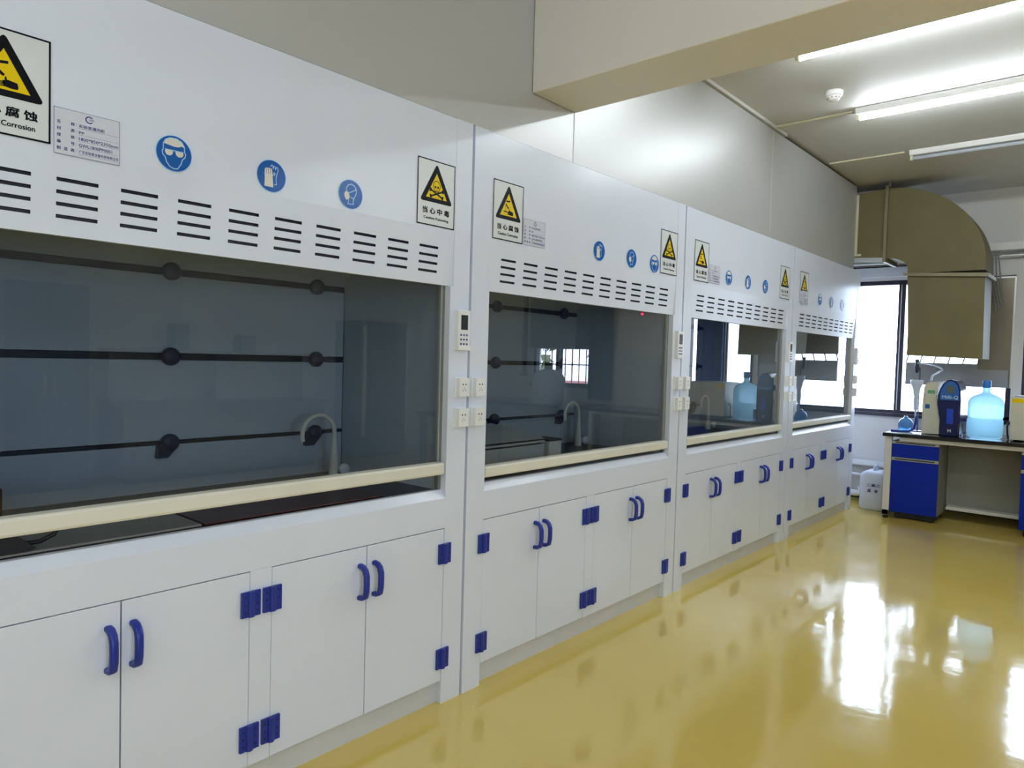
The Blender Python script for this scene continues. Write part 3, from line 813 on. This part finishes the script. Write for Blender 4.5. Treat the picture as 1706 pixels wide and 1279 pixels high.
b = MB(facing_x(-.02, 0)); b.flat(L([(-.634, 1.187), (-.634, 1.215), (-.692, 1.215), (-.692, 1.187)]), .0015, 'green'); b.text('MILLIPORE', .038, 1.195 - ZB, .010, .003, 'iconwhite', width=.048); b.build('green_tag', t)
b = MB(facing_x(-.02, 0)); b.flat(L([(-.618, 1.045), (-.618, 1.085), (-.656, 1.085), (-.656, 1.045)]), .0015, 'midblue'); b.build('blue_tag', t)
# jug
t = thing('water_jug', 'large clear blue water jug with neck upward on the bench', 'water jug', (5.53, -1.078, ZB))
b = MB(); prof = [(0, .004), (.10, .002), (.125, .006), (.136, .02), (.134, .05), (.138, .06), (.138, .16), (.132, .17), (.132, .185), (.138, .195), (.138, .31), (.133, .335), (.115, .365), (.08, .385), (.045, .40), (.032, .41), (.029, .43), (.029, .485), (0, .485)]
b.lathe(prof, 0, 0, 'jug', 48); b.build('jug_body', t)
b = MB(); b.lathe([(0, .452), (.033, .452), (.034, .46), (.034, .512), (.030, .518), (0, .518)], 0, 0, 'jugcap', 24); b.build('cap', t)
t = thing('clear_tumbler', 'small clear tumbler standing between the purifier and the water jug', 'tumbler', (5.40, -.912, ZB))
b = MB(); b.lathe([(0, .001), (.022, .001), (.026, .12), (.024, .12), (.020, .006), (0, .006)], 0, 0, 'clearcup', 20); b.build('cup', t)
t = thing('instrument_box', 'pale grey instrument box with a yellow label at the right edge of the photo', 'instrument', (5.42, -1.275, ZB))
b = MB(); b.box(0, .42, -.46, 0, .012, .385, 'instr'); b.box(.02, .40, -.44, -.02, .385, .392, 'cabgrey')
for x in (.05, .37):
    for y in (-.41, -.05): b.lathe([(0, 0), (.018, 0), (.018, .012), (0, .012)], x, y, 'blackrub', 12)
b.build('housing', t, .006)
b = MB(facing_x(0, 0)); b.flat([(.008, .335), (.10, .335), (.10, .372), (.008, .372)], .0015, 'yellow'); b.build('yellow_label', t)
b = MB(); b.tube([(.1, 0, .15), (.1, .02, .15), (.1, .03, .12), (.1, .025, .05), (.12, .02, .005)], .007, 'blackrub', 8); b.build('cable', t)
# separating funnel on stand
t = thing('funnel_stand', 'white separating funnel on a rod stand left of the water purifier', 'funnel stand', (5.62, -.525, ZB))
b = MB(); b.box(-.06, .06, -.05, .05, 0, .012, 'blackrub'); b.tube([(0, 0, .01), (0, 0, .62)], .006, 'darkcab', 10); b.build('stand', t)
b = MB(); b.lathe([(0, .12), (.006, .12), (.008, .20), (.018, .22), (.022, .30), (.018, .34), (.028, .38), (.034, .42), (.052, .46), (.056, .50), (.05, .50), (.03, .43), (0, .42)], -.06, .01, 'hdpe', 20); b.build('funnel', t)
b = MB(); b.tube([(0, 0, .49), (-.03, .005, .49), (-.06, .05, .495)], .008, 'white', 10); b.tube([(0, 0, .25), (-.05, .0, .25)], .008, 'blackrub', 10); b.build('clamp', t)
b = MB(); b.lathe([(0, .565), (.012, .565), (.02, .59), (.021, .63), (.016, .655), (.01, .655), (.018, .67), (.018, .695), (0, .695)], .0, .028, 'darkcab', 16); b.build('bulb', t)
b = MB(); b.tube([(-.02, .02, .66), (-.04, -.04, .655), (-.05, -.12, .64), (-.05, -.18, .62), (-.04, -.19, .60), (-.03, -.15, .57), (-.02, -.11, .545), (-.02, -.10, .50)], .008, 'hose', 10); b.build('hose', t)
b = MB(); b.tube([(-.03, .06, .05 + .0), (-.05, .085, .12), (-.05, .095, .2), (-.04, .08, .28), (-.02, .04, .32)], .003, 'blackrub', 8); b.build('thin_wire', t)
b = MB(); b.prism([(5.26, -.33), (5.30, -.62), (5.66, -.56), (5.62, -.34)], ZB, ZB + .003, 'white', 'z')
tag(b.build('white_sheet'), 'white sheet lying on the bench top under the blue flask', 'sheet')
t = thing('blue_flask', 'light blue round flask with a dark blue hose at the left end of the bench', 'flask', (5.47, -.455, ZB + .003))
b = MB(); b.lathe([(0, .002), (.045, .002), (.055, .01), (.066, .05), (.064, .085), (.05, .115), (.03, .128), (.018, .135), (.018, .15), (0, .15)], 0, 0, 'bluefl', 28); b.build('flask_body', t)
b = MB(); b.tube([(-.10, .10, .011), (-.11, .02, .011), (-.105, -.05, .014), (-.075, -.085, .04), (-.03, -.09, .09), (.0, -.085, .15)], .011, 'blue', 10); b.build('hose', t)
b = MB(); b.box(-.06, .06, -.07, .07, 0, .085, 'jugcap')
o = b.build('blue_box', None, .006); o.location = (5.84, -.70, ZB); tag(o, 'small blue box on the bench behind the water purifier', 'box')

# ------------------------------------------------------------------ floor corner: jerrican and pipes
t = thing('jerrican', 'white plastic jerrican with handwriting on the floor beside the bench leg', 'jerrican', (5.66, -.17, 0))
b = MB()
def rr(w, d, z, r=.04):
    pts = rounded([(-w, -d), (w, -d), (w, d), (-w, d)], r, 4)
    return [(x, y, z) for x, y in pts]
secs = [rr(.125, .108, .002), rr(.135, .118, .02), rr(.135, .118, .09), rr(.130, .114, .16), rr(.135, .118, .24), rr(.135, .118, .33), rr(.12, .10, .365), rr(.08, .065, .385, .03)]
n = len(secs[0]); v = [p for s in secs for p in s]
b.raw(v, [(i * n + j, i * n + (j + 1) % n, i * n + n + (j + 1) % n, i * n + n + j) for i in range(len(secs) - 1) for j in range(n)], 'hdpe', True)
b.raw(secs[0], [list(range(n))[::-1]], 'hdpe'); b.raw(secs[-1], [list(range(n))], 'hdpe')
b.frame = facing_x(-.1352, 0)
b.text('二氯乙', -.045, .235, .028, .0015, 'ink', width=.125, bold=.03); b.text('废', -.035, .178, .032, .0015, 'ink', bold=.03); b.text('液', .025, .178, .032, .0015, 'ink', bold=.03)
b.build('can_body', t)
b = MB(); b.tube([(-.06, 0, .38), (-.05, 0, .42), (0, 0, .43), (.05, 0, .42), (.06, 0, .38)], .012, 'hdpe', 10); b.build('can_handle', t)
b = MB(); b.box(XE - .10, XE - .02, -.75, .85, .365, .425, 'pipe'); tag(b.build('heating_pipe', None, .018, 4), 'thick white horizontal pipe along the end wall beside the bench', 'pipe', 'white pipes on the end wall')
b = MB(); b.tube([(XE - .07, .85, .265), (XE - .07, -.75, .265)], .018, 'pipe', 14); tag(b.build('heating_pipe'), 'thin white horizontal pipe below the thick one on the end wall', 'pipe', 'white pipes on the end wall')
t = thing('drain_pipe', 'white drain pipe elbow low on the floor behind the jerrican', 'pipe', (0, 0, 0))
b = MB(); b.tube([(5.95, .80, .085), (5.95, .08, .085), (5.95, .04, .09), (5.95, .03, .13), (5.95, .03, .16)], .034, 'pipe', 16); b.build('pipe_run', t)
b = MB()
for y in (.3, .7): b.box(5.92, 5.98, y - .02, y + .02, 0, .055, 'blackrub')
b.build('pipe_support', t)
b = MB(); b.box(XE - .012, XE, -6.15, .91, 0, .09, 'gap'); struct(b, 'baseboard_end')

# ------------------------------------------------------------------ rest of the room (seen in the glass)
def drape(name, ya, yb, z0, z1, x, key, label, cat):
    b = MB(); n = 60; v = []
    for i in range(n + 1):
        y = ya + (yb - ya) * i / n; dx = .03 * math.sin(i * .9) + .012 * math.sin(i * 2.3)
        v += [(x + dx, y, z0), (x + dx, y, z1), (x + dx + .004, y, z0), (x + dx + .004, y, z1)]
    f = []
    for i in range(n):
        a = i * 4; f += [(a, a + 4, a + 5, a + 1), (a + 2, a + 3, a + 7, a + 6)]
    b.raw(v, f, key, True); o = b.build(name); tag(o, label, cat); return o
drape('curtain', -1.96, -1.62, .86, 2.485, XE - .085, 'curtain', 'blue curtain drawn between the second window panes, seen in the hood glass', 'curtain')
drape('curtain', -3.58, -3.2, .86, 2.485, XE - .085, 'curtain', 'blue curtain bunched beside the barred window, seen in the hood glass', 'curtain')
b = MB(); b.box(XE - .03, XE - .024, -4.70, -3.60, 1.56, 2.40, 'blind'); b.tube([(XE - .03, -4.70, 2.41), (XE - .03, -3.60, 2.41)], .03, 'blind', 12); b.tube([(XE - .027, -4.70, 1.56), (XE - .027, -3.60, 1.56)], .008, 'alu', 8)
tag(b.build('roller_blind'), 'grey roller blind half lowered on the barred window, seen in the hood glass', 'blind')
t = thing('storage_bottle', 'large white storage bottle with dark cap, mirrored in the second hood glass', 'bottle', (5.45, -3.80, ZB))
b = MB(); secs = [rr(.15, .165, .002, .06), rr(.16, .175, .03, .06), rr(.16, .175, .36, .06), rr(.13, .145, .42, .06), rr(.05, .06, .46, .03)]
n = len(secs[0]); v = [p for s in secs for p in s]
b.raw(v, [(i * n + j, i * n + (j + 1) % n, i * n + n + (j + 1) % n, i * n + n + j) for i in range(len(secs) - 1) for j in range(n)], 'hdpe', True)
b.raw(secs[0], [list(range(n))[::-1]], 'hdpe'); b.raw(secs[-1], [list(range(n))], 'hdpe'); b.build('bottle_body', t)
b = MB(); b.lathe([(0, .45), (.055, .45), (.055, .54), (.05, .55), (0, .55)], 0, 0, 'olive', 20); b.build('cap', t)
t = thing('side_bench', 'second black topped bench under the barred window, mirrored in the hood glass', 'bench', (0, 0, 0))
b = MB(); b.box(5.1, XE - .05, -5.2, -3.3, .772, ZB, 'benchtop'); b.build('worktop', t, .004)
b = MB(); b.box(5.16, XE - .1, -5.15, -3.35, .05, .772, 'cabgrey'); b.box(5.2, XE - .15, -5.1, -3.4, 0, .05, 'blackrub'); b.build('base', t)
t = thing('island_table', 'glossy black topped table standing in the middle of the room, mirrored in the glass', 'table', (3.9, -3.0, 0))
b = MB(); b.box(-.7, .6, -.9, .35, .74, .78, 'benchtop'); b.build('table_top', t, .004)
for x in (-.64, .54):
    for y in (-.84, .29):
        b = MB(); b.box(x - .03, x + .03, y - .03, y + .03, 0, .74, 'blackrub'); b.build('leg', t)
t = thing('storage_cupboard', 'dark blue storage cupboard against the opposite wall, mirrored in the nearest hood glass', 'cupboard', (.1, YR, 0))
b = MB(); b.box(-.35, .35, .02, .55, 0, 2.0, 'darkcab'); b.build('cupboard_body', t, .004)
for s in (-1, 1):
    b = MB(); b.box(s * .004, s * .345, .55, .57, .08, 1.97, 'darkcab'); d = b.build('door', t, .002)
    b = MB(); b.tube([(s * .04, .575, .95), (s * .04, .60, .97), (s * .04, .60, 1.10), (s * .04, .575, 1.12)], .007, 'alu', 8); b.build('handle', d)
t = thing('sample_fridge', 'tall grey glass-door fridge against the opposite wall, mirrored in the nearest hood', 'fridge', (4.1, YR, 0))
b = MB(); b.box(-.4, .4, .02, .6, .05, 1.85, 'blind'); b.box(-.36, .36, .06, .56, 0, .05, 'blackrub'); b.build('fridge_body', t, .008)
b = MB(); b.box(-.36, .36, .60, .64, .30, 1.78, 'blind'); b.box(-.375, -.345, .60, .65, .30, 1.78, 'white'); b.box(.345, .375, .60, .65, .30, 1.78, 'white'); d = b.build('door', t, .004)
b = MB(); b.box(-.29, .29, .64, .645, .38, 1.70, 'lcd'); b.build('glass_panel', d)
t = thing('long_counter', 'long grey bench along the opposite wall, mirrored in the nearest hood glass', 'bench', (1.9, YR, 0))
b = MB(); b.box(-1.2, 1.2, .02, .75, .77, .81, 'cabgrey'); b.build('worktop', t, .004)
b = MB(); b.box(-1.18, 1.18, .02, .70, .06, .77, 'cabgrey'); b.box(-1.1, 1.1, .06, .64, 0, .06, 'blackrub'); b.build('base', t)
b = MB(); b.box(-1.2, 1.2, .02, .28, 1.35, 1.39, 'cabgrey')
for x in (-1.15, 0, 1.15): b.box(x - .015, x + .015, .02, .26, .81, 1.35, 'alu')
b.build('rack_shelf', t)
for x, y, z, w, h, k, l in ((1.5, .14, 1.39, .16, .30, 'darkcab', 'dark box on the opposite wall shelf, left one'), (2.3, .14, 1.39, .2, .2, 'blind', 'grey box on the opposite wall shelf, right one')):
    b = MB(); b.box(x - w / 2, x + w / 2, YR + y - .1, YR + y + .1, z, z + h, k); tag(b.build('storage_box', None, .006), l, 'box')

# ------------------------------------------------------------------ outside
b = MB(); b.box(XE + .5, 40, -30, 20, -1.2, -1.1, 'ground'); struct(b, 'ground')
b = MB(); b.box(9.2, 9.4, -16, -5.2, -1.1, .98, 'pink'); struct(b, 'wall_outside')
def tree(x, y, h, r, label):
    t = thing('garden_tree', label, 'tree', (x, y, -1.1), 'trees outside the barred window')
    b = MB(); b.tube([(0, 0, 0), (.05, .03, h * .3), (0, .05, h * .55)], .12, 'bark', 10, [.16, .12, .08]); b.build('trunk', t)
    b = MB(); rnd = random.Random(int(x * 10 + y * 7))
    for i in range(900):
        while True:
            p = Vector((rnd.uniform(-1, 1), rnd.uniform(-1, 1), rnd.uniform(-1, 1)))
            if .3 < p.length < 1: break
        c = Vector((p.x * r, p.y * r, h * .62 + p.z * h * .36)); s = rnd.uniform(.10, .2)
        a = Vector((rnd.uniform(-1, 1), rnd.uniform(-1, 1), rnd.uniform(-1, 1))).normalized(); u = a.orthogonal().normalized(); w = a.cross(u)
        b.raw([c - u * s, c + w * s * .5, c + u * s, c - w * s * .5], [(0, 1, 2, 3)], 'leaf')
    b.build('crown', t)
tree(13.2, -7.2, 5.6, 1.3, 'leafy tree outside, left one seen mirrored in the second hood glass')
tree(12.0, -10.4, 5.2, 1.35, 'leafy tree outside, right one seen mirrored in the second hood glass')

# ------------------------------------------------------------------ light
w = bpy.data.worlds.new('sky'); scene.world = w; w.use_nodes = True
nt = w.node_tree; nt.nodes.clear()
bg = nt.nodes.new('ShaderNodeBackground'); wo = nt.nodes.new('ShaderNodeOutputWorld')
bg.inputs[0].default_value = (.70, .82, 1.0, 1); bg.inputs[1].default_value = 11
nt.links.new(bg.outputs[0], wo.inputs[0])
for i, (ya, yb, za, zb) in enumerate(WINS):
    l = bpy.data.lights.new('window_portal', 'AREA'); l.shape = 'RECTANGLE'; l.size = yb - ya; l.size_y = zb - za
    o = bpy.data.objects.new('window_portal', l); COL.objects.link(o)
    o.location = (XE + .21, (ya + yb) / 2, (za + zb) / 2)
    o.rotation_euler = (PI / 2, 0, PI / 2)
    l.cycles.is_portal = True
l = bpy.data.lights.new('window_portal', 'AREA'); l.shape = 'RECTANGLE'; l.size = 1.8; l.size_y = 1.5; l.cycles.is_portal = True
o = bpy.data.objects.new('window_portal', l); COL.objects.link(o); o.location = (-2.4, YR - .12, 1.7); o.rotation_euler = (PI / 2, 0, 0)  # portal of the added window in the opposite wall

# ------------------------------------------------------------------ camera
cx, cy, cz, yaw, pit, rol, fpx = -2.06928, -2.04931, 1.41315, .71788, -.03771, .02788, 1179.35869
f = Vector((math.cos(yaw) * math.cos(pit), math.sin(yaw) * math.cos(pit), math.sin(pit)))
r0 = f.cross(Vector((0, 0, 1))).normalized(); u0 = r0.cross(f)
c_, s_ = math.cos(rol), math.sin(rol)
r = r0 * c_ + u0 * s_; u = u0 * c_ - r0 * s_
cam = bpy.data.cameras.new('camera'); co = bpy.data.objects.new('camera', cam); COL.objects.link(co)
co.matrix_world = Matrix(((r.x, u.x, -f.x, cx), (r.y, u.y, -f.y, cy), (r.z, u.z, -f.z, cz), (0, 0, 0, 1)))
cam.sensor_fit = 'HORIZONTAL'; cam.sensor_width = 36; cam.lens = fpx * 36 / 1706; cam.clip_start = .05
scene.camera = co

vs = scene.view_settings
scene.display_settings.display_device = 'sRGB'
vs.view_transform = 'Standard'; vs.look = 'None'; vs.exposure = .5; vs.gamma = 1.0; vs.use_curve_mapping = False
cy_ = scene.cycles
cy_.use_denoising = True
cy_.max_bounces = 10; cy_.diffuse_bounces = 5; cy_.glossy_bounces = 5; cy_.transmission_bounces = 8; cy_.transparent_max_bounces = 12
cy_.caustics_reflective = False; cy_.caustics_refractive = False
cy_.sample_clamp_indirect = 6.0
